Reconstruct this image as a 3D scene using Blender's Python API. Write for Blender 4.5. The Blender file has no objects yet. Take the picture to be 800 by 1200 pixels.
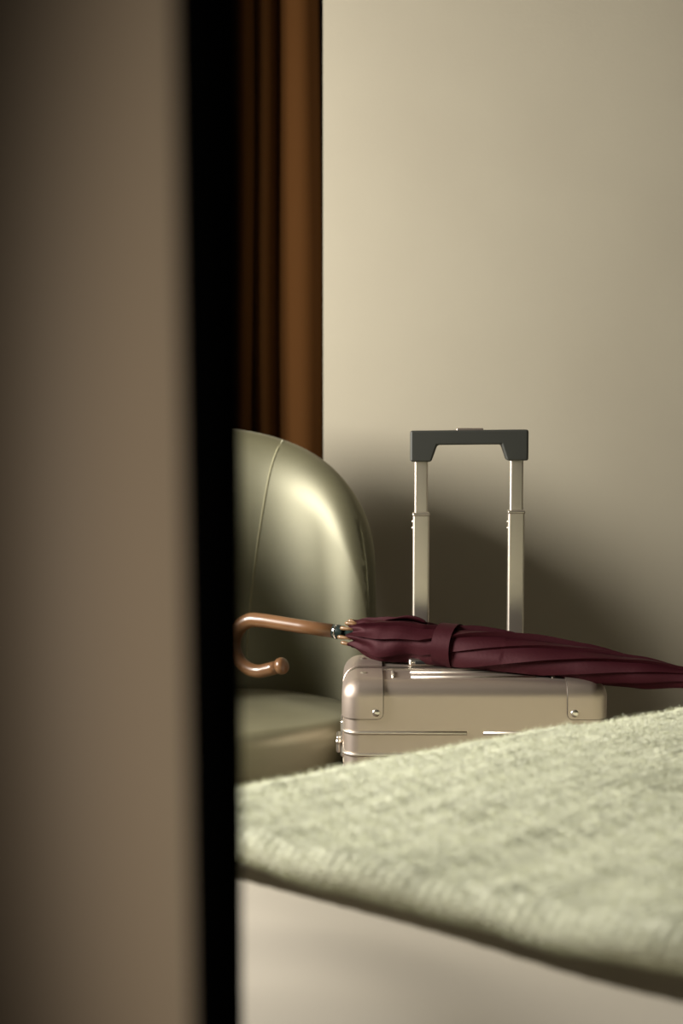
import bpy, bmesh, math, random
import numpy as np
from mathutils import Vector, Matrix
random.seed(7); np.random.seed(7)
R = math.radians; PI = math.pi
scn = bpy.context.scene
C = scn.collection

# ------------------------------------------------------------------ camera
cd = bpy.data.cameras.new('camera'); cam = bpy.data.objects.new('camera', cd); C.objects.link(cam)
cam.location = (0, 0, 0.94); cam.rotation_euler = (R(90 - 3.79), 0, 0)
cd.sensor_fit = 'HORIZONTAL'; cd.sensor_width = 24.0; cd.lens = 54.4
cd.clip_start = 0.02; cd.clip_end = 50
cd.dof.use_dof = True; cd.dof.focus_distance = 2.32; cd.dof.aperture_fstop = 3.1
scn.camera = cam

# ------------------------------------------------------------------ light
scn.view_settings.view_transform = 'Standard'; scn.view_settings.look = 'None'
scn.view_settings.gamma = 1.0; scn.view_settings.use_curve_mapping = False
scn.view_settings.exposure = 0.0
w = bpy.data.worlds.new('world'); scn.world = w; w.use_nodes = True
w.node_tree.nodes['Background'].inputs[0].default_value = (0.75, 0.85, 1.0, 1)
w.node_tree.nodes['Background'].inputs[1].default_value = 0.3

def area(name, loc, target, sx, sy, power, col, spread=180):
    l = bpy.data.lights.new(name, 'AREA'); l.shape = 'RECTANGLE'; l.size = sx; l.size_y = sy
    l.energy = power; l.color = col; l.spread = R(spread)
    o = bpy.data.objects.new(name, l); C.objects.link(o); o.location = loc
    d = Vector(target) - Vector(loc); o.rotation_euler = d.to_track_quat('-Z', 'Y').to_euler()
    return o
# daylight at the window in the left wall
WIN_Y0, WIN_Y1, WIN_Z0, WIN_Z1 = 1.80, 2.36, 0.90, 1.55
area('window_daylight', (-1.39, (WIN_Y0 + WIN_Y1) / 2, (WIN_Z0 + WIN_Z1) / 2), (0, (WIN_Y0 + WIN_Y1) / 2, (WIN_Z0 + WIN_Z1) / 2 ),
     WIN_Y1 - WIN_Y0, WIN_Z1 - WIN_Z0, 80, (1.0, 0.96, 0.87))
# warm hallway light out of view: narrow spot added to light the door casing
hl = bpy.data.lights.new('casing_fill_spot', 'SPOT'); hl.energy = 10.0; hl.color = (1.0, 0.86, 0.70); hl.shadow_soft_size = 0.03
hl.spot_size = R(27); hl.spot_blend = 1.0
ho = bpy.data.objects.new('casing_fill_spot', hl); C.objects.link(ho); ho.location = (0.50, 0.05, 0.86)
ho.scale = (0.70, 2.2, 1); ho.rotation_euler = (Vector((-0.025, 0.56, 0.87)) - Vector(ho.location)).to_track_quat('-Z', 'Y').to_euler()

# ------------------------------------------------------------------ helpers
def mat(name, col, rough=0.6, metal=0.0, sheen=0.0, sheen_tint=(1, 1, 1), sheen_rough=0.4, noise=None, bump=None, coat=0.0, spec=0.5, aniso=0.0, spec_tint=(1, 1, 1)):
    m = bpy.data.materials.new(name); m.use_nodes = True
    nt = m.node_tree; b = nt.nodes['Principled BSDF']
    b.inputs['Base Color'].default_value = (*col, 1); b.inputs['Roughness'].default_value = rough
    b.inputs['Metallic'].default_value = metal; b.inputs['Sheen Weight'].default_value = sheen
    b.inputs['Sheen Tint'].default_value = (*sheen_tint, 1); b.inputs['Sheen Roughness'].default_value = sheen_rough
    b.inputs['Coat Weight'].default_value = coat; b.inputs['Specular IOR Level'].default_value = spec
    b.inputs['Specular Tint'].default_value = (*spec_tint, 1)
    b.inputs['Anisotropic'].default_value = aniso
    tc = nt.nodes.new('ShaderNodeTexCoord')
    def tex(scale, stretch, detail=4):
        mp = nt.nodes.new('ShaderNodeMapping'); mp.inputs['Scale'].default_value = stretch
        nt.links.new(tc.outputs['Object'], mp.inputs['Vector'])
        n = nt.nodes.new('ShaderNodeTexNoise'); n.inputs['Scale'].default_value = scale; n.inputs['Detail'].default_value = detail
        nt.links.new(mp.outputs['Vector'], n.inputs['Vector']); return n
    if noise:                                    # (scale, stretch, second colour)
        n = tex(noise[0], noise[1]); mx = nt.nodes.new('ShaderNodeMix'); mx.data_type = 'RGBA'
        cr = nt.nodes.new('ShaderNodeMapRange'); cr.inputs[1].default_value = 0.35; cr.inputs[2].default_value = 0.65
        nt.links.new(n.outputs['Fac'], cr.inputs[0]); nt.links.new(cr.outputs[0], mx.inputs['Factor'])
        mx.inputs['A'].default_value = (*col, 1); mx.inputs['B'].default_value = (*noise[2], 1)
        nt.links.new(mx.outputs['Result'], b.inputs['Base Color'])
    if bump:                                     # (scale, stretch, strength, distance)
        n = tex(bump[0], bump[1]); bp = nt.nodes.new('ShaderNodeBump')
        bp.inputs['Strength'].default_value = bump[2]; bp.inputs['Distance'].default_value = bump[3]
        nt.links.new(n.outputs['Fac'], bp.inputs['Height']); nt.links.new(bp.outputs['Normal'], b.inputs['Normal'])
    return m

M = {
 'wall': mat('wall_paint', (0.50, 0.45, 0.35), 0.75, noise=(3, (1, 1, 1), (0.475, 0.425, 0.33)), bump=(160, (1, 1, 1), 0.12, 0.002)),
 'low_bounce_wall': mat('low_bounce_wall_paint', (0.055, 0.052, 0.046), 0.8),  # for unseen walls, given a dark colour to cut bounced light
 'white': mat('dimmed_white_paint', (0.25, 0.235, 0.21), 0.7),  # ceiling and window frame white, greyed to hold down fill light
 'floor': mat('oak_floor', (0.10, 0.060, 0.035), 0.5, noise=(6, (1, 12, 1), (0.07, 0.042, 0.025))),
 'casing': mat('casing_paint', (0.45, 0.37, 0.28), 0.6),
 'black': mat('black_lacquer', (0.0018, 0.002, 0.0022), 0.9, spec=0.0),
 'curtain': mat('curtain_cloth', (0.053, 0.0205, 0.0042), 0.9, spec=0.1, bump=(900, (1, 1, 1), 0.2, 0.001)),
 'velvet': mat('green_velvet', (0.092, 0.085, 0.045), 0.54, sheen=0.28, sheen_tint=(0.90, 0.87, 0.66), sheen_rough=0.35, noise=(14, (1, 1, 1.6), (0.075, 0.069, 0.036)), bump=(500, (1, 1, 1), 0.12, 0.0008), spec=1.0, spec_tint=(1.0, 0.97, 0.74)),
 'velvet_seam': mat('green_velvet_piping', (0.30, 0.28, 0.17), 0.7, sheen=0.8, sheen_tint=(0.85, 0.84, 0.62)),
 'dark_wood': mat('dark_wood', (0.035, 0.02, 0.012), 0.4, noise=(20, (1, 1, 0.1), (0.02, 0.012, 0.008))),
 'alu': mat('matt_aluminium', (0.50, 0.415, 0.358), 0.48, metal=0.93, bump=(300, (1, 40, 40), 0.03, 0.0004), aniso=0.0),
 'alu_bright': mat('polished_aluminium', (0.76, 0.70, 0.62), 0.32, metal=1.0),
 'rod': mat('brushed_rod', (0.68, 0.61, 0.53), 0.42, metal=0.95),
 'joint': mat('dark_joint', (0.10, 0.085, 0.07), 0.5, metal=0.6),
 'grip': mat('grip_plastic', (0.048, 0.049, 0.044), 0.5, spec=0.4),
 'rubber': mat('black_rubber', (0.012, 0.012, 0.012), 0.7),
 'wine': mat('wine_nylon', (0.0225, 0.0029, 0.0052), 0.58, bump=(220, (1, 1, 1), 0.25, 0.001), spec=0.18, spec_tint=(1.0, 0.5, 0.55)),
 'wood': mat('honey_wood', (0.19, 0.092, 0.040), 0.33, noise=(25, (0.15, 1, 1), (0.14, 0.063, 0.026)), coat=0.25),
 'wood_tip': mat('wooden_rib_tip', (0.20, 0.105, 0.045), 0.35, coat=0.3),
 'collar': mat('dark_green_collar', (0.012, 0.020, 0.018), 0.25),
 'chrome': mat('chrome', (0.8, 0.8, 0.78), 0.12, metal=1.0),
 'wool': mat('pale_green_wool', (0.79, 0.80, 0.63), 0.95, sheen=0.4, sheen_tint=(0.95, 1, 0.85), noise=(40, (1, 1, 1), (0.70, 0.71, 0.55)), spec=0.1),
 'sheet': mat('white_cotton', (0.60, 0.545, 0.46), 0.85, bump=(700, (1, 1, 1), 0.08, 0.0006), spec=0.2),
 'bed_cloth': mat('bed_base_cloth', (0.10, 0.09, 0.08), 0.9),
}
M['velvet'].node_tree.nodes['Principled BSDF'].inputs['IOR'].default_value = 1.85

def link(name, me, m, parent=None, smooth=True):
    o = bpy.data.objects.new(name, me); C.objects.link(o)
    if m: me.materials.append(m)
    if smooth: me.shade_smooth()
    if parent: o.parent = parent
    return o
def obj(name, bm, m, parent=None, smooth=True, angle=None):
    bmesh.ops.recalc_face_normals(bm, faces=bm.faces)
    me = bpy.data.meshes.new(name); bm.to_mesh(me); bm.free()
    if angle: 
        o = link(name, me, m, parent, True); me.set_sharp_from_angle(angle=R(angle)); wm = o.modifiers.new('flat_faces', 'WEIGHTED_NORMAL'); wm.keep_sharp = True; wm.weight = 100; return o
    return link(name, me, m, parent, smooth)
def pyobj(name, v, f, m, parent=None, smooth=True):
    me = bpy.data.meshes.new(name); me.from_pydata(v, [], f); me.update()
    bm = bmesh.new(); bm.from_mesh(me); bmesh.ops.recalc_face_normals(bm, faces=bm.faces); bm.to_mesh(me); bm.free()
    return link(name, me, m, parent, smooth)
def tag(o, label, cat, group=None):
    o['label'] = label; o['category'] = cat
    if group: o['group'] = group
    return o
def thing(name, label, cat, loc=(0, 0, 0), rz=0, group=None):
    o = bpy.data.objects.new(name, None); C.objects.link(o); o.location = loc; o.rotation_euler = (0, 0, rz)
    o.empty_display_size = 0.05
    return tag(o, label, cat, group)
def struct(o): o['kind'] = 'structure'; return o
def box(bm, x0, x1, y0, y1, z0, z1):
    r = bmesh.ops.create_cube(bm, size=1)
    for v in r['verts']:
        v.co = Vector(((x0 + x1) / 2 + v.co.x * (x1 - x0), (y0 + y1) / 2 + v.co.y * (y1 - y0), (z0 + z1) / 2 + v.co.z * (z1 - z0)))
    return r['verts']
def rbox(x0, x1, y0, y1, z0, z1, r, seg=3, keep=None):
    """box with rounded edges; keep(edge_mid_normalised) -> bevel that edge"""
    bm = bmesh.new(); box(bm, x0, x1, y0, y1, z0, z1)
    es = []
    for e in bm.edges:
        m = (e.verts[0].co + e.verts[1].co) / 2
        n = ((m.x - (x0 + x1) / 2) / (x1 - x0) * 2, (m.y - (y0 + y1) / 2) / (y1 - y0) * 2, (m.z - (z0 + z1) / 2) / (z1 - z0) * 2)
        if keep is None or keep(n): es.append(e)
    bmesh.ops.bevel(bm, geom=es, offset=r, segments=seg, profile=0.5, affect='EDGES', clamp_overlap=True)
    return bm
def boxes(name, m, parent, *bs):
    bm = bmesh.new()
    for b in bs: box(bm, *b)
    return obj(name, bm, m, parent, False)
def tube(pts, rad, n=12, caps=True, squash=None):
    """tube mesh (verts, faces) along pts; rad scalar or list"""
    P = [Vector(p) for p in pts]; k = len(P)
    rad = rad if isinstance(rad, (list, tuple)) else [rad] * k
    v, f = [], []
    T0 = (P[1] - P[0]).normalized()
    up = Vector((0, 0, 1)) if abs(T0.z) < 0.9 else Vector((1, 0, 0))
    N = (up - T0 * up.dot(T0)).normalized()
    for i in range(k):
        T = (P[min(i + 1, k - 1)] - P[max(i - 1, 0)]).normalized()
        N = (N - T * N.dot(T)).normalized(); B = T.cross(N)
        for j in range(n):
            a = 2 * PI * j / n
            v.append(P[i] + (N * math.cos(a) + B * math.sin(a)) * rad[i])
    for i in range(k - 1):
        for j in range(n):
            f.append((i * n + j, i * n + (j + 1) % n, (i + 1) * n + (j + 1) % n, (i + 1) * n + j))
    if caps:
        f.append(tuple(range(n))[::-1]); f.append(tuple((k - 1) * n + j for j in range(n)))
    return v, f
def lathe(prof, n=20):
    """profile [(r,z)] about z"""
    v, f = [], []
    for r, z in prof:
        for j in range(n):
            a = 2 * PI * j / n; v.append((r * math.cos(a), r * math.sin(a), z))
    for i in range(len(prof) - 1):
        for j in range(n): f.append((i * n + j, i * n + (j + 1) % n, (i + 1) * n + (j + 1) % n, (i + 1) * n + j))
    f.append(tuple(range(n))[::-1]); f.append(tuple((len(prof) - 1) * n + j for j in range(n)))
    return v, f

# ------------------------------------------------------------------ the setting
XL, XR, YB, ZC = -1.35, 2.0, 3.05, 2.6
struct(boxes('floor', M['floor'], None, (XL - .2, XR + .2, -1.6, 3.6, -.1, 0)))
struct(boxes('ceiling', M['white'], None, (XL - .2, XR + .2, -1.6, 3.6, ZC, ZC + .1)))
struct(boxes('wall_back', M['wall'], None, (-0.036, XR, YB, 3.45, 0, ZC), (XL, -0.30, YB, 3.45, 0, ZC)))  # left piece is unseen, added to shade the curtain's left folds
struct(boxes('wall_niche', M['low_bounce_wall'], None, (-0.30, -0.036, 3.36, 3.45, 0, ZC)))
struct(boxes('wall_right', M['low_bounce_wall'], None, (XR, XR + .1, -1.5, 3.45, 0, ZC)))
struct(boxes('wall_left', M['low_bounce_wall'], None, (XL - .1, XL, -1.5, WIN_Y0, 0, ZC), (XL - .1, XL, WIN_Y1, 3.45, 0, ZC),
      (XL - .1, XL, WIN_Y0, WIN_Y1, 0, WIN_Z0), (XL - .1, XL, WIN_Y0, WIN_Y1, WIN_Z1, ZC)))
struct(boxes('wall_hall', M['low_bounce_wall'], None, (XL, XR, -1.6, -1.5, 0, ZC)))
wn = struct(boxes('window_1', M['white'], None, (XL - .02, XL + .02, WIN_Y0 - .05, WIN_Y0, WIN_Z0 - .05, WIN_Z1 + .05), (XL - .02, XL + .02, WIN_Y1, WIN_Y1 + .05, WIN_Z0 - .05, WIN_Z1 + .05),
      (XL - .02, XL + .02, WIN_Y0, WIN_Y1, WIN_Z0 - .05, WIN_Z0), (XL - .02, XL + .02, WIN_Y0, WIN_Y1, WIN_Z1, WIN_Z1 + .05)))
boxes('window_sill', M['white'], wn, (XL + .001, XL + .10, WIN_Y0 - .08, WIN_Y1 + .08, WIN_Z0 - .08, WIN_Z0 - .051))
# doorway the camera looks through: wall, black lining, rounded casing
JX, J0, J1, DX = -0.0588, 0.50, 0.900, 0.95
struct(boxes('wall_front', M['low_bounce_wall'], None, (XL, JX - .02, J0 + .075, J1 - .002, 0, ZC), (DX + .02, XR, J0 + .02, J1 - .002, 0, ZC), (JX - .02, DX + .02, J0 + .06, J1 - .002, 2.12, ZC)))
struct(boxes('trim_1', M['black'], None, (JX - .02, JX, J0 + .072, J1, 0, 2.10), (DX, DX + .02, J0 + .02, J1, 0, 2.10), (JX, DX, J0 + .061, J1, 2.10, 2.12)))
prof = [(-0.20, J0 + .01)]
for i in range(17):
    t = R(80) * i / 16
    prof.append((-0.130 + (JX + 0.130) * math.sin(t) / math.sin(R(80)), J0 + .085 - 0.083 * math.cos(t)))
prof += [(JX, J0 + .0725), (-.2, J0 + .0725)]
v = []; k = len(prof)
for z, sh in ((0.0, 0.0094), (2.2, -0.0136)):
    v += [(x + (sh if x > -0.19 else 0), y, z) for x, y in prof]
f = [(i, (i + 1) % k, k + (i + 1) % k, k + i) for i in range(k)] + [tuple(range(k)), tuple(range(k, 2 * k))]
o = struct(pyobj('trim_2', v, f, M['casing'])); o.data.set_sharp_from_angle(angle=R(40))

# ------------------------------------------------------------------ curtain in the niche
valleys = [-0.0375, -0.127, -0.178, -0.232, -0.290]
depths = [0.070, 0.035, 0.045, 0.06]
cv, cf = [], []
zs = [0.02 + 2.5 * i / 40 for i in range(41)]
cols = []
for i in range(len(valleys) - 1):
    for j in range(12): cols.append((valleys[i] + (valleys[i + 1] - valleys[i]) * j / 12, depths[i], j / 12, i))
cols.append((valleys[-1], .05, 0, 3))
for z in zs:
    for x, d, t, i in cols:
        wob = 0.006 * math.sin(z * 1.7 + i * 2.1) + 0.004 * math.sin(z * 4.1 + i)
        sq = -0.009 * max(0, z - 1.25) / 0.5 if i == 0 else 0
        cv.append((x + wob * (1 if i else t) + sq * (1 - t), 3.235 - d * math.sin(PI * (t if i else (.14 + .86 * t))) ** 0.75 + 0.004 * math.sin(3 * z + i), z))
n = len(cols)
for a in range(40):
    for b in range(n - 1): cf.append((a * n + b, a * n + b + 1, (a + 1) * n + b + 1, (a + 1) * n + b))
cur = pyobj('curtain', cv, cf, M['curtain']); cur.modifiers.new('thick', 'SOLIDIFY').thickness = 0.003
tag(cur, 'rust-brown floor-length curtain hanging in folds behind the green chair', 'curtain')

# ------------------------------------------------------------------ green tub chair
CX, CY = -0.182, 2.54
chair = thing('armchair', 'olive green velvet tub chair with a rounded back, beside the suitcase', 'armchair', (CX, CY, 0), R(31))
SEAT = 0.44
A, B = 0.288, 0.255
def back_pt(u, v):
    """mid surface of the back; u -1..1 around, v 0..1 up"""
    ph = u * R(93)
    h = back_h(u)
    z = 0.40 + v * h
    fl = z - 0.40
    flare = 0.90 + 0.38 * fl - 0.45 * fl * fl
    x = A * math.sin(ph) * flare
    y = 0.00 + B * math.cos(ph) + 0.13 * fl
    return Vector((x, y, z))
NU, NV = 88, 40
TH = 0.090; ROLL = 0.085
def back_h(u): return 0.16 + 0.352 * max(0.0, 1 - abs(u) ** 2.6) ** (1 / 3.0)
def half_t(u, v):
    dt = (1 - v) * back_h(u) * 0.85; ds = (1 - abs(u)) * 0.40
    k = 0.03; m_ = min(dt, ds) - max(0, k - abs(dt - ds)) ** 2 / (4 * k); m_ = max(0, min(1, m_ / ROLL))
    return TH / 2 * math.sqrt(max(0, 1 - (1 - m_) ** 2))
def back_n(u, v):
    e = 2e-3; u = max(-.985, min(.985, u)); v = max(.01, min(.99, v))
    n = (back_pt(u + e, v) - back_pt(u - e, v)).cross(back_pt(u, v + e) - back_pt(u, v - e)).normalized()
    p = back_pt(u, v); c = Vector((0, 0.02, p.z))
    return -n if n.dot(c - p) < 0 else n
us = [math.sin(PI / 2 * (-1 + 2 * i / NU)) for i in range(NU + 1)]; vs_ = [math.sin(PI / 2 * j / NV) for j in range(NV + 1)]
bv, bf = [], []
for sg in (1, -1):
    for v_ in vs_:
        for u_ in us: bv.append(back_pt(u_, v_) + back_n(u_, v_) * half_t(u_, v_) * sg)
for k in (0, 1):
    o_ = k * (NU + 1) * (NV + 1)
    bf += [(o_ + j * (NU + 1) + i, o_ + j * (NU + 1) + i + 1, o_ + (j + 1) * (NU + 1) + i + 1, o_ + (j + 1) * (NU + 1) + i) for j in range(NV) for i in range(NU)]
o_ = (NU + 1) * (NV + 1); bf += [(i, i + 1, o_ + i + 1, o_ + i) for i in range(NU)]
bm = bmesh.new()
bvs = [bm.verts.new(p) for p in bv]
for q_ in bf: bm.faces.new([bvs[i] for i in q_])
bmesh.ops.remove_doubles(bm, verts=bm.verts, dist=2e-4)
back = obj('backrest', bm, M['velvet'], chair)
def inner_pt(u, v, off): return back_pt(u, v) + back_n(u, v) * (half_t(u, v) + off)
for sgn in (1, -1):
    pts = [inner_pt(sgn * (0.36 + 0.20 * (t ** 1.6)), 0.12 + 0.875 * t, -0.0006) for t in [i / 24 for i in range(25)]]
    v, f = tube(pts, 0.0022, 8); pyobj('seam', v, f, M['velvet_seam'], back)
# seat cushion (superellipse plan)
def slab(name, m, parent, ax, ayf, ayb, z0, z1, rnd, crown=0.0, n=64, y0=0.0, px=2.6):
    v, f = [], []
    rings = []
    K = 7
    for i in range(K): a = PI / 2 * i / (K - 1); rings.append((1 - math.cos(a), z0 + rnd * (1 - math.sin(a)), False)) if False else None
    lv = [(-rnd, z0)] + [(-rnd * (1 - math.sin(PI / 2 * i / 6)), z0 + rnd * (1 - math.cos(PI / 2 * i / 6))) for i in range(1, 7)]
    lv += [(-rnd * (1 - math.cos(PI / 2 * i / 6)), z1 - rnd + rnd * math.sin(PI / 2 * i / 6)) for i in range(0, 7)]
    for off, z in lv: rings.append((1.0, off, z))
    for sc in (0.8, 0.6, 0.4, 0.2): rings.append((sc, -rnd * sc, z1 + crown * (1 - sc ** 2)))
    for sc, off, z in rings:
        for j in range(n):
            a = 2 * PI * j / n; c, s_ = math.cos(a), math.sin(a); ay = ayb if s_ > 0 else ayf
            x = math.copysign(abs(c) ** (2 / px), c); y = math.copysign(abs(s_) ** (2 / px), s_)
            v.append((x * (ax + off) * sc if sc == 1 else x * (ax - rnd) * sc, y0 + (y * (ay + off) if sc == 1 else y * (ay - rnd) * sc), z))
    L = len(rings)
    for i in range(L - 1):
        for j in range(n): f.append((i * n + j, i * n + (j + 1) % n, (i + 1) * n + (j + 1) % n, (i + 1) * n + j))
    f.append(tuple(range(n))[::-1]); f.append(tuple((L - 1) * n + j for j in range(n)))
    return pyobj(name, v, f, m, parent)
seat = slab('seat', M['velvet'], chair, 0.225, 0.175, 0.23, 0.345, 0.440, 0.028, 0.022, px=2.3)
slab('seat_base', M['velvet'], chair, 0.219, 0.169, 0.224, 0.21, 0.343, 0.02, px=2.3)
sp = []
for j in range(65):
    a = 2 * PI * j / 64; c, s_ = math.cos(a), math.sin(a); ay = .23 if s_ > 0 else .175
    sp.append((math.copysign(abs(c) ** (2 / 2.3), c) * .220, math.copysign(abs(s_) ** (2 / 2.3), s_) * (ay - .005), 0.344))
v, f = tube(sp, 0.005, 8); pyobj('piping', v, f, M['velvet_seam'], seat)
for lx, ly in ((-.15, -.11), (.15, -.11), (-.15, .15), (.15, .15)):
    v, f = tube([(lx, ly, .215), (lx * 1.08, ly * 1.1, .1), (lx * 1.17, ly * 1.2, 0)], [.02, .016, .011], 12); pyobj('leg', v, f, M['dark_wood'], chair)

# ------------------------------------------------------------------ aluminium suitcase
SX, SY = 0.196, 2.350
case = thing('suitcase', 'champagne aluminium cabin suitcase with its trolley handle pulled up', 'suitcase', (SX, SY, 0), R(-0.8))
W2, D2, Z0, Z1, RR = 0.191, 0.125, 0.048, 0.545, 0.024
YS = -0.012                                                    # the seam, local y
front_keep = lambda n: (n[1] < -0.5) or (abs(n[1]) < 0.5)
back_keep = lambda n: (n[1] > 0.5) or (abs(n[1]) < 0.5)
front = obj('front_shell', rbox(-W2, W2, -D2, YS - .003, Z0, Z1, RR, 8, front_keep), M['alu'], case, angle=50)
rear = obj('rear_shell', rbox(-W2, W2, YS + .003, D2, Z0, Z1, RR, 8, back_keep), M['alu'], case, angle=50)
# frame: two raised rims with a dark gasket between
def ring(name, m, parent, off, y0, y1, t=.006):
    bm = rbox(-W2 - off, W2 + off, y0, y1, Z0 - off, Z1 + off, RR + off, 8, lambda n: abs(n[1]) < .5)
    return obj(name, bm, m, parent, angle=50)
ring('frame_rim', M['alu_bright'], case, .0022, YS - .0095, YS - .0030)
ring('frame_rim', M['alu_bright'], case, .0022, YS + .0030, YS + .0095)
ring('gasket', M['rubber'], case, -.0005, YS - .0031, YS + .0031)
# corner plates on both shells, riveted
def corner_plate(sx, sz, fr):
    off = .0016; pw, ph = .057, .054
    if fr: bm = rbox(-W2 - off, W2 + off, -D2 - off, YS - .012, Z0 - off, Z1 + off, RR + off, 8, front_keep)
    else: bm = rbox(-W2 - off, W2 + off, YS + .012, D2 + off, Z0 - off, Z1 + off, RR + off, 8, back_keep)
    zc = Z1 if sz > 0 else Z0
    ex, ez = sx * (W2 - pw), zc - sz * ph
    cuts = [((ex, 0, 0), (-sx, 0, 0)), ((0, 0, ez), (0, 0, -sz))]
    r_ = .008
    for a in (22.5, 45, 67.5):
        nx, nz = -sx * math.cos(R(a)), -sz * math.sin(R(a))
        cxx, czz = ex + sx * r_, ez + sz * r_
        cuts.append(((cxx + nx * r_, 0, czz + nz * r_), (nx, 0, nz)))
    yy = YS - .012 if fr else YS + .012
    cuts.append(((0, yy + (-.001 if fr else .001), 0), (0, 1 if fr else -1, 0)))
    for co, no in cuts:
        bmesh.ops.bisect_plane(bm, geom=bm.verts[:] + bm.edges[:] + bm.faces[:], plane_co=co, plane_no=no, clear_outer=True)
    o = obj('corner_plate', bm, M['alu'], case, angle=50)
    s = o.modifiers.new('sheet', 'SOLIDIFY'); s.thickness = .0020; s.offset = 0.6; o.modifiers.move(1, 0)
    dy = -1 if fr else 1; yf = dy * (D2 + .0018); yb = YS + dy * .013
    path = [(ex, yb, zc + sz * .0018), (ex, dy * (D2 - RR), zc + sz * .0018)]
    path += [(ex, dy * (D2 - RR + (RR + .0018) * math.sin(R(a))), zc - sz * (RR - (RR + .0018) * math.cos(R(a)))) for a in (15, 30, 45, 60, 75, 90)]
    path += [(ex + sx * r_ * (1 - math.cos(R(a))), yf, ez + sz * r_ * (1 - math.sin(R(a)))) for a in (0, 30, 60, 90)]
    path += [(sx * (W2 - RR + (RR + .0018) * math.sin(R(a))), dy * (D2 - RR + (RR + .0018) * math.cos(R(a))), ez) for a in (0, 15, 30, 45, 60, 75, 90)] + [(sx * (W2 + .0018), yb, ez)]
    v, f = tube(path, .0011, 6); pyobj('plate_joint', v, f, M['joint'], o)
    v, f = lathe([(.0062, 0), (.0062, .0008), (.0045, .0026), (.0020, .0034), (.0003, .0036)], 16)
    rv = pyobj('rivet', v, f, M['alu_bright'], o)
    rv.rotation_euler = (R(90) if fr else R(-90), 0, 0); rv.location = (ex + sx * .010, (-D2 - .0018) if fr else (D2 + .0018), ez + sz * .009)
    v, f = lathe([(.0062, 0), (.0062, .0008), (.0045, .0026), (.0020, .0034), (.0003, .0036)], 16)
    rv = pyobj('rivet', v, f, M['alu_bright'], o)
    rv.rotation_euler = (0 if sz > 0 else PI, 0, 0); rv.location = (ex + sx * .028, (-.066) if fr else (.066), zc + sz * .0016)
for fr in (True, False):
    for sx in (-1, 1):
        for sz in (-1, 1): corner_plate(sx, sz, fr)
# raised beads pressed into the shells, wrapping round the sides
def bead(pts, r, parent): 
    v, f = tube(pts, r, 10); return pyobj('bead', v, f, M['rod'], parent)
def wrap_path(sx, z, xin, fr):
    """path from the seam side round the vertical corner to x = xin on the face"""
    ys = (YS - .018) if fr else (YS + .018); yf = -D2 if fr else D2; dy = -1 if fr else 1
    p = [(sx * W2, ys, z), (sx * W2, (ys + yf - dy * RR) / 2, z)]
    for i in range(9):
        a = R(90) * i / 8; p.append((sx * (W2 - RR + RR * math.cos(a)), yf - dy * RR + dy * RR * math.sin(a), z))
    p += [(sx * (W2 + xin) / 2 if False else (sx * W2 * .5), yf, z), (sx * xin, yf, z)]
    return p
for fr in (True, False):
    for sx in (-1, 1):
        for z in (0.470, 0.4375, 0.40, 0.17, 0.1375):
            bead(wrap_path(sx, z, .012 if z in (0.470, 0.1375) else .03, fr), .0030, front if fr else rear)
# beads on the top
for z in (Z1,):
    bead([(-.092, -.085, z), (.092, -.085, z)], .0028, front)
    bead([(-.092, -.045, z), (.092, -.045, z)], .0028, front)
    bead([(-.118, -.088, z), (-.118, -.040, z)], .0030, front)
    bead([(.118, -.088, z), (.118, -.040, z)], .0030, front)
for x in (-.150, -.143, .143, .150):
    v, f = lathe([(.0022, 0), (.0022, .0006), (.0001, .0007)], 10)
    o = pyobj('screw', v, f, M['rubber'], front); o.location = (x, -.04, Z1 + .002)
    o = pyobj('screw', *lathe([(.0030, 0), (.0030, .0006), (.0001, .0007)], 10), M['rubber'], rear); o.location = (x, .045, Z1 + .002)
# carry handle on top
ch = obj('carry_handle', rbox(-.075, .075, .012, .040, Z1 + .0105, Z1 + .0165, .0028, 3), M['grip'], case, angle=50)
for sx in (-1, 1):
    m_ = obj('handle_mount', rbox(sx * .072 - .021, sx * .072 + .021, .008, .044, Z1, Z1 + .0125, .005, 3), M['alu_bright'], ch, angle=50)
    obj('slot', rbox(sx * .072 - .011, sx * .072 + .011, .0068, .012, Z1 + .004, Z1 + .009, .001, 2), M['rubber'], ch, angle=50)
# latches on the narrow sides
for sx in (-1, 1):
    for zc_ in (0.445, 0.16):
        lt = obj('latch', rbox(min(sx * W2, sx * (W2 + .006)), max(sx * W2, sx * (W2 + .006)), YS - .030, YS + .030, zc_ - .030, zc_ + .026, .003, 2), M['alu_bright'], case, angle=50)
        xx = (sx * (W2 + .0055), sx * (W2 + .0125))
        obj('lever', rbox(min(xx), max(xx), YS - .028, YS + .012, zc_ - .024, zc_ + .002, .003, 2), M['alu_bright'], lt, angle=50)
        v, f = tube([(sx * (W2 + .009), YS - .033, zc_ - .006), (sx * (W2 + .009), YS + .018, zc_ - .006)], .004, 12); pyobj('hinge_pin', v, f, M['alu_bright'], lt)
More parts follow.
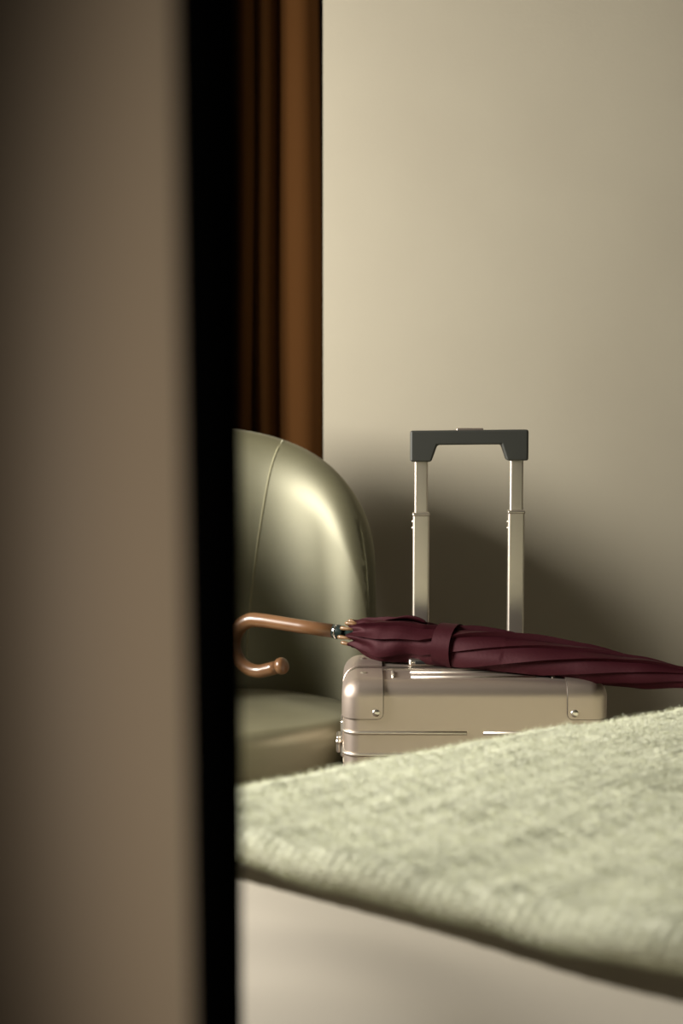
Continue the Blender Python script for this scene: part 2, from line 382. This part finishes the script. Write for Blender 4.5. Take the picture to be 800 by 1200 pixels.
# trolley handle
TY = 0.105
tr = obj('trolley_socket', rbox(-.118, .118, TY - .014, TY + .013, Z1 - .002, Z1 + .005, .003, 2), M['grip'], case, angle=50)
for sx in (-1, 1):
    x = sx * .0755 + .0045
    ot = obj('outer_rod', rbox(x - .0130, x + .0130, TY - .0085, TY + .0085, Z1 + .003, .7755 + sx * .002, .0035, 3, lambda n: abs(n[2]) < .5), M['rod'], case, angle=50)
    obj('rod_collar', rbox(x - .0140, x + .0140, TY - .0095, TY + .0095, .7725 + sx * .002, .7790 + sx * .002, .003, 2), M['alu_bright'], ot, angle=50)
    for zz in (.762, .752):
        v, f = lathe([(.003, 0), (.003, .001), (.0005, .0018)], 10)
        o = pyobj('catch_button', v, f, M['alu_bright'], ot); o.rotation_euler = (0, R(-90), 0); o.location = (x - .0130, TY, zz)
    obj('inner_rod', rbox(x - .0105, x + .0105, TY - .0065, TY + .0065, .74, .872, .003, 3, lambda n: abs(n[2]) < .5), M['rod'], case, angle=50)
gx = .0045; GL, GR, GT, GB = -.0930 + gx, .0930 + gx, .9075, .8585
prof = [(GL, GB - .001), (GL + .033, GB - .001), (GL + .0425, GB + .0255), (GR - .0425, GB + .0265), (GR - .034, GB + .001), (GR, GB + .001), (GR, GT + .001), (GL, GT - .001)]
bm = bmesh.new(); vs = [bm.verts.new((x, TY - .015, z)) for x, z in prof]; fc = bm.faces.new(vs)
ex = bmesh.ops.extrude_face_region(bm, geom=[fc]); bmesh.ops.translate(bm, vec=(0, .03, 0), verts=[g for g in ex['geom'] if isinstance(g, bmesh.types.BMVert)])
bmesh.ops.recalc_face_normals(bm, faces=bm.faces)
bmesh.ops.bevel(bm, geom=bm.edges[:], offset=.0035, segments=3, profile=.5, affect='EDGES', clamp_overlap=True)
grip = obj('grip', bm, M['grip'], case, angle=35)
obj('release_button', rbox(gx - .020, gx + .022, TY - .008, TY + .008, GT - .003, GT + .0032, .0015, 2), M['alu'], grip, angle=50)
# wheels
for sx in (-1, 1):
    for sy in (-1, 1):
        hx, hy = sx * (W2 - .035), sy * (D2 - .028)
        wh = obj('wheel_housing', rbox(hx - .022, hx + .022, hy - .022, hy + .022, .030, Z0 + .004, .006, 2), M['grip'], case, angle=50)
        for dx in (-.010, .010):
            v, f = lathe([(.016, -.006), (.022, -.005), (.022, .005), (.016, .006)], 18)
            o = pyobj('wheel', v, f, M['rubber'], wh); o.rotation_euler = (0, R(90), 0); o.location = (hx + dx, hy, .022)
        v, f = tube([(hx - .018, hy, .022), (hx + .018, hy, .022)], .004, 8); pyobj('axle', v, f, M['alu_bright'], wh)

# ------------------------------------------------------------------ umbrella lying across the case
U0 = Vector((-0.012, 2.452, 0.5870))       # where wood meets the collar
U1 = Vector((0.545, 2.155, 0.5560))        # along the axis, out of frame
ax = (U1 - U0).normalized(); sd = ax.cross(Vector((0, 0, 1))).normalized(); upv = sd.cross(ax).normalized()
umb = thing('umbrella', 'closed burgundy umbrella with a wooden crook handle lying across the suitcase', 'umbrella', (0, 0, 0))
def up(s, a=0.0, r=0.0): return U0 + ax * s + (upv * math.cos(a) + sd * math.sin(a)) * r
def loc(s, z, side=0): return U0 + ax * s + upv * z + sd * side
# crook: straight then a C bend back under
RC = 0.0425
pts = [loc(0.004, 0), loc(-0.06, .0005), loc(-0.125, 0.002)]
for i in range(1, 25):
    a = R(205) * i / 24
    pts.append(loc(-0.142 - RC * math.sin(a) * 1.05, .002 - RC + RC * math.cos(a)))
e = pts[-1]; d = (pts[-1] - pts[-2]).normalized()
pts += [e + d * .012, e + d * .024]
L = len(pts); rad = [0.0118] * L
for i in range(L): rad[i] = 0.0110 + 0.0016 * math.sin(PI * min(1, i / 14)) 
v, f = tube(pts, rad, 16); hd = pyobj('handle', v, f, M['wood'], umb)
e2 = pts[-1]
v, f = tube([e2, e2 + d * .003, e2 + d * .010, e2 + d * .0145, e2 + d * .0165], [.0112, .0138, .0140, .0115, .004], 16); pyobj('handle_tip', v, f, M['wood'], hd)
v, f = tube([up(0.0), up(0.002), up(0.016), up(0.019)], [.0112, .0118, .0108, .0098], 16); pyobj('collar', v, f, M['collar'], umb)
v, f = tube([up(0.0035), up(0.0050), up(0.0065)], [.0122, .0128, .0122], 16); pyobj('collar_ring', v, f, M['chrome'], umb)
v, f = tube([up(0.015), up(0.68)], [.006, .005], 10); pyobj('shaft', v, f, M['collar'], umb)
# canopy rolled round the shaft
LC = 0.600; S0 = 0.032
def canopy_r(t):
    ks = [(0, .0205), (.05, .0262), (.11, .0310), (.16, .0335), (.21, .0315), (.26, .0300), (.36, .0320), (.50, .0305), (.64, .0265), (.78, .0210), (.9, .0140), (1, .0065)]
    for (a, ra), (b, rb) in zip(ks, ks[1:]):
        if t <= b:
            q = (t - a) / (b - a); q = q * q * (3 - 2 * q); return ra + (rb - ra) * q
    return ks[-1][1]
NS, NA, NP = 200, 144, 8
cv, cf = [], []
for i in range(NS + 1):
    t = i / NS; s_ = S0 + LC * t; r0 = canopy_r(t)
    tw = 4.6 * max(0, t - .22) + 0.25 * math.sin(t * 5)
    pinch = math.exp(-((t - .285) / .035) ** 2)
    for j in range(NA):
        ph = 2 * PI * j / NA; th = ph - tw
        q = (j % (NA // NP)) / (NA // NP - 1)
        k = j // (NA // NP)
        lip = (q ** 1.4) * (0.24 + .07 * math.sin(k * 2.4)) - 0.11        # overlapped pleats
        fade = min(1, t / .05) * (1 - .55 * pinch)
        r = r0 * (1 + lip * fade)
        r *= 1 + .03 * math.sin(5 * th + 22 * t + k) * (t < .45) 
        r *= 1 - .17 * math.exp(-((t - .185) / .035) ** 2) * max(0, math.cos(th - R(150)))
        if t < .12:                                                          # scalloped opening end
            r *= 1 + .10 * math.sin(NP * ph + .5) * (1 - t / .12)
        ss = s_ + (0.012 * (0.5 - 0.5 * math.cos(NP * ph))) * (1 - min(1, t / .1))
        p = up(ss, th, r)
        p = p + Vector((-.25, -.5, -.8)) * (.009 * math.exp(-((t - .105) / .045) ** 2) * max(0, math.cos(th - R(150))))
        if p.z < .5485 and p.y > SY - D2 + .03 and p.x > SX - W2 - .02: p.z = .5485 + (p.z - .5485) * .12       # rests on the case
        cv.append(p)
for i in range(NS):
    for j in range(NA): cf.append((i * NA + j, i * NA + (j + 1) % NA, (i + 1) * NA + (j + 1) % NA, (i + 1) * NA + j))
cf.append(tuple(NS * NA + j for j in range(NA)))
can = pyobj('canopy', cv, cf, M['wine'], umb); can.data.set_sharp_from_angle(angle=R(48))
# loose corner of cloth under the opening end
fl_v, fl_f = [], []
for i in range(13):
    for j in range(7):
        a, b = i / 12, j / 6
        p = up(.068 + .055 * a + .012 * b, R(168 + 30 * b), .029 + .004 * math.sin(a * 6))
        q = Vector((p.x, p.y - .018 * math.sin(PI * a) * b, max(.5490, p.z - .010 * math.sin(PI * min(1, a * 1.1)) * b)))
        fl_v.append(q)
for i in range(12):
    for j in range(6): fl_f.append((i * 7 + j, i * 7 + j + 1, (i + 1) * 7 + j + 1, (i + 1) * 7 + j))
o = pyobj('cloth_flap', fl_v, fl_f, M['wine'], can); o.modifiers.new('t', 'SOLIDIFY').thickness = .0015
# second fold edge standing up near the rod
fv, ff = [], []
for i in range(17):
    a = i / 16; s_ = .085 + .075 * a; r0 = canopy_r((s_ - S0) / LC)
    fv.append(up(s_, R(-8), r0 * .97)); fv.append(up(s_ + .004, R(14 - 10 * a), r0 * 1.0 + .0085 * math.sin(PI * (1 - a) ** .6)))
for i in range(16): ff.append((2 * i, 2 * i + 1, 2 * i + 3, 2 * i + 2))
o = pyobj('cloth_fold', fv, ff, M['wine'], can); o.modifiers.new('t', 'SOLIDIFY').thickness = .0015
# closing strap with its loose end
sv, sf = [], []
prof_s = [(.0, .0), (.0, .0016), (.030, .0016), (.030, .0)]
SS = .186; NB = 48
for j in range(NB):
    th = 2 * PI * j / NB
    for (s_, h) in prof_s:
        t = (SS + s_ - S0) / LC; p = up(SS + s_, th, canopy_r(t) * 1.115 + h)
        if p.z < .5480: p.z = .5480 + (p.z - .5480) * .1
        sv.append(p)
for j in range(NB):
    for k in range(4):
        a, b = j, (j + 1) % NB; sf.append((a * 4 + k, a * 4 + (k + 1) % 4, b * 4 + (k + 1) % 4, b * 4 + k))
st = pyobj('strap', sv, sf, M['wine'], umb); st.data.set_sharp_from_angle(angle=R(40))
# rib tips round the opening end
for k in range(8):
    a = R(22 + 45 * k) + random.uniform(-.15, .15); r = .0190 + random.uniform(-.0025, .002); s_ = .022 + random.uniform(-.004, .005)
    b0 = up(s_ + .022, a, r + .001); b1 = up(s_, a, r)
    dd = (b1 - b0).normalized()
    v, f = tube([b0, b0 + dd * .010, b1 - dd * .004, b1, b1 + dd * .002], [.0022, .0026, .0034, .0030, .0012], 10); pyobj('rib_tip', v, f, M['wood_tip'], umb)
v, f = tube([up(.625), up(.64), up(.70), up(.715)], [.0085, .006, .005, .003], 12); pyobj('ferrule', v, f, M['collar'], umb)

# ------------------------------------------------------------------ bed
BA = R(38.8); O = Vector((-0.111, 1.615, 0)); uu = Vector((math.cos(BA), math.sin(BA), 0)); vv = Vector((math.sin(BA), -math.cos(BA), 0))
BM = Matrix(((uu.x, vv.x, 0, O.x), (uu.y, vv.y, 0, O.y), (0, 0, 1, 0), (0, 0, 0, 1)))
UL, UR_, VN = -0.37, 1.30, 1.05
bed = thing('bed', 'bed with white bedding in front of the suitcase, under the green blanket', 'bed')
bed.matrix_world = BM
obj('bed_base', rbox(UL + .02, UR_ - .02, .03, VN - .02, .09, .29, .015, 3), M['bed_cloth'], bed, angle=50)
obj('mattress', rbox(UL + .01, UR_ - .01, .022, VN - .01, .292, .430, .04, 6), M['sheet'], bed, angle=60)
for lu in (UL + .1, UR_ - .1):
    for lv in (.1, VN - .1):
        v, f = tube([(lu, lv, .09), (lu, lv, 0)], [.025, .018], 12); pyobj('leg', v, f, M['dark_wood'], bed)
def bl_edge(v): return -0.155 + .25 * max(0, v) + .008 * math.sin(7 * v + .5) + .004 * math.sin(19 * v)
def sheet_z(u, v):
    q = u - bl_edge(v)
    sm = lambda a, b, x: (lambda t: t * t * (3 - 2 * t))(min(1, max(0, (x - a) / (b - a))))
    z = .5085 + .003 * sm(-.10, -.30, q) - .062 * sm(-.024, .006, q) + .078 * sm(.05, .13, q)
    z -= .034 * sm(.72, .86, u)
    wv = (1 - .8 * math.exp(-(q / .10) ** 2)) * (1 - .9 * sm(0, .06, q))
    z += wv * (.0085 * math.sin(9 * (u * .55 + v) + 2.5 * math.sin(3 * u)) + .0055 * math.sin(23 * (u * .8 + v * .5) + 1.5 * math.sin(6 * v)))
    z += wv * .0032 * math.sin(41 * (u * .9 - v * .25) + 2 * math.sin(7 * v + 1))
    return z
def drape(d, edge, r=.03):
    """position along a cloth that runs d metres past the edge, rounded with radius r: (outward, drop)"""
    arc = r * PI / 2
    if d <= 0: return d, 0.0
    if d < arc: a = d / r; return r * math.sin(a), r * (1 - math.cos(a))
    return r, r + (d - arc)
NUg, NVg = 340, 130
sv, sf = [], []
for i in range(NUg + 1):
    for j in range(NVg + 1):
        du = UL - .15 + (UR_ - UL + .15) * i / NUg; dv = -.25 + (VN + .45) * j / NVg
        u, zd = (UL + .05 - drape(UL + .05 - du, 0)[0], drape(UL + .05 - du, 0)[1]) if du < UL + .05 else (du, 0)
        v_, zd2 = dv, 0
        if dv < .055: o_, zd2 = drape(.055 - dv, 0); v_ = .055 - o_
        if dv > VN - .05: o_, zd2 = drape(dv - VN + .05, 0); v_ = VN - .05 + o_
        sv.append((u, v_, sheet_z(du, dv) - zd - zd2 if zd + zd2 < .3 else sheet_z(du, dv) - zd - zd2))
for i in range(NUg):
    for j in range(NVg): a = i * (NVg + 1) + j; sf.append((a, a + 1, a + NVg + 2, a + NVg + 1))
sh = pyobj('duvet', sv, sf, M['sheet']); sh.matrix_world = BM
tag(sh, 'smooth white cotton duvet on the bed below the green blanket', 'duvet')

# woollen blanket: dense knitted grid with a rounded, slightly lifted edge
BU0, BU1, BV0, BV1 = -0.155, 1.15, -0.26, 0.98
st_ = .0026
nu, nv = int((BU1 - BU0) / st_), int((BV1 - BV0) / st_)
a_u = np.linspace(0, 1, nu + 1); a_v = np.linspace(BV0, BV1, nv + 1)
UG, VG = np.meshgrid(a_u, a_v, indexing='ij')
e_ = BU0 + .25 * np.maximum(0, VG) + .008 * np.sin(7 * VG + .5) + .004 * np.sin(19 * VG)
LU = UG * (BU1 - BU0)                                          # metres in from the near edge
UW = e_ + LU
def fbm(u, v, seed):
    r = np.random.RandomState(seed); z = 0
    for o_ in range(4):
        k = 2 ** o_
        for _ in range(3):
            a = r.uniform(0, 2 * PI); p = r.uniform(0, 2 * PI)
            z = z + np.sin(k * 7 * (u * np.cos(a) + v * np.sin(a)) + p) / k
    return z / 4
def build_surface(LU, UW, VG):
    big = .010 * fbm(UW, VG, 3) + .0035 * fbm(UW * 3, VG * 3, 4)
    bulge = .012 * np.exp(-((UW - .08) / .25) ** 2) * np.exp(-(np.maximum(VG, 0) / .25) ** 2)
    row = VG / .0112; col = UW / .0098
    knit = .0031 * np.abs(np.sin(PI * (row + .22 * np.sin(2 * PI * col)))) ** .8 * (.65 + .35 * np.abs(np.sin(PI * col))) + .0018 * fbm(UW * 22, VG * 22, 8)
    knit = knit * np.clip(.75 + .5 * fbm(UW * 5, VG * 5, 11), .3, 1.3)
    q_ = np.clip((UW - .77) / .15, 0, 1); zt = .545 + big + bulge - .030 * q_ * q_ * (3 - 2 * q_)
    # drape over the far side
    r = .05; d = .05 - VG; arc = r * PI / 2
    out = np.where(d <= 0, d, np.where(d < arc, r * np.sin(np.clip(d, 0, arc) / r), r)); drop = np.where(d <= 0, 0, np.where(d < arc, r * (1 - np.cos(np.clip(d, 0, arc) / r)), r + d - arc))
    vx = .05 - out
    fac = np.clip(1 - drop / .2, .2, 1)
    z = .545 + (zt - .545) * fac - drop
    # near edge: the cloth rolls under itself
    r2 = .020; a2 = np.clip(1 - LU / (PI * r2), 0, 1) * PI
    z = z - r2 * (1 - np.cos(a2)); UW = np.where(a2 > 0, UW - LU + r2 - r2 * np.sin(a2), UW - PI * r2 + r2)
    # knit along the normal (approx: up on the top, outward on the drape)
    cosd = np.where(d <= 0, 1, np.where(d < arc, np.cos(np.clip(d, 0, arc) / r), 0)); sind = np.sqrt(1 - cosd ** 2)
    z = z + knit * cosd; vx = vx - knit * sind
    return UW, vx, z
X, Y, Z = build_surface(LU, UW, VG)
co = np.stack([X, Y, Z], -1).reshape(-1, 3)
idx = np.arange((nu + 1) * (nv + 1)).reshape(nu + 1, nv + 1)
q = np.stack([idx[:-1, :-1], idx[1:, :-1], idx[1:, 1:], idx[:-1, 1:]], -1).reshape(-1, 4)
me = bpy.data.meshes.new('blanket'); me.vertices.add(len(co)); me.vertices.foreach_set('co', co.ravel())
me.loops.add(q.size); me.loops.foreach_set('vertex_index', q.ravel().astype(np.int32)); me.polygons.add(len(q))
me.polygons.foreach_set('loop_start', np.arange(0, q.size, 4, dtype=np.int32)); me.update(calc_edges=True); me.validate()
bl = link('blanket', me, M['wool']); bl.matrix_world = BM
s = bl.modifiers.new('thick', 'SOLIDIFY'); s.thickness = .006; s.offset = -1
tag(bl, 'fluffy pale green knitted wool blanket spread over the bed', 'blanket')
# loose wool fibres standing off the knit
NF = 240000
iu = np.random.randint(0, nu, NF); iv = np.random.randint(0, nv, NF)
# the lip gets extra fibres
iu[:30000] = np.random.randint(0, 9, 30000)
base = co[idx[iu, iv]] + np.random.normal(0, .0012, (NF, 3)) * np.array([1, 1, .2])
ta = co[idx[iu + 1, iv]] - co[idx[iu, iv]]; tb = co[idx[iu, iv + 1]] - co[idx[iu, iv]]
nn = np.cross(ta, tb); nn /= np.linalg.norm(nn, axis=1)[:, None] + 1e-12
flip = np.sign(nn[:, 2:3] + .001 - 1.0 * (np.abs(nn[:, 2:3]) < .15) * np.sign(nn[:, 1:2])); nn *= flip
tdir = np.random.normal(0, 1, (NF, 3)); tdir -= nn * np.sum(tdir * nn, 1)[:, None]; tdir /= np.linalg.norm(tdir, axis=1)[:, None]
ln = np.random.uniform(.004, .0105, NF)[:, None]; lean = np.random.uniform(.3, 1.6, NF)[:, None]
d1 = nn + tdir * lean; d1 /= np.linalg.norm(d1, axis=1)[:, None]
d2 = nn * .5 + tdir * (lean + .4) + np.random.normal(0, .35, (NF, 3)); d2 /= np.linalg.norm(d2, axis=1)[:, None]
sidev = np.cross(d1, np.random.normal(0, 1, (NF, 3))); sidev /= np.linalg.norm(sidev, axis=1)[:, None]
wd = .00016
p0 = base - nn * .0005; p1 = p0 + d1 * ln * .55; p2 = p1 + d2 * ln * .45
V = np.stack([p0 - sidev * wd, p0 + sidev * wd, p1 - sidev * wd, p1 + sidev * wd, p2], 1).reshape(-1, 3)
k5 = np.arange(NF)[:, None] * 5
tri = np.concatenate([k5 + np.array([0, 1, 3]), k5 + np.array([0, 3, 2]), k5 + np.array([2, 3, 4])], 1).reshape(-1, 3)
me = bpy.data.meshes.new('wool_fuzz'); me.vertices.add(len(V)); me.vertices.foreach_set('co', V.ravel())
me.loops.add(tri.size); me.loops.foreach_set('vertex_index', tri.ravel().astype(np.int32)); me.polygons.add(len(tri))
me.polygons.foreach_set('loop_start', np.arange(0, tri.size, 3, dtype=np.int32)); me.update(calc_edges=True)
fz = link('wool_fuzz', me, M['wool'], bl); fz['kind'] = 'stuff'
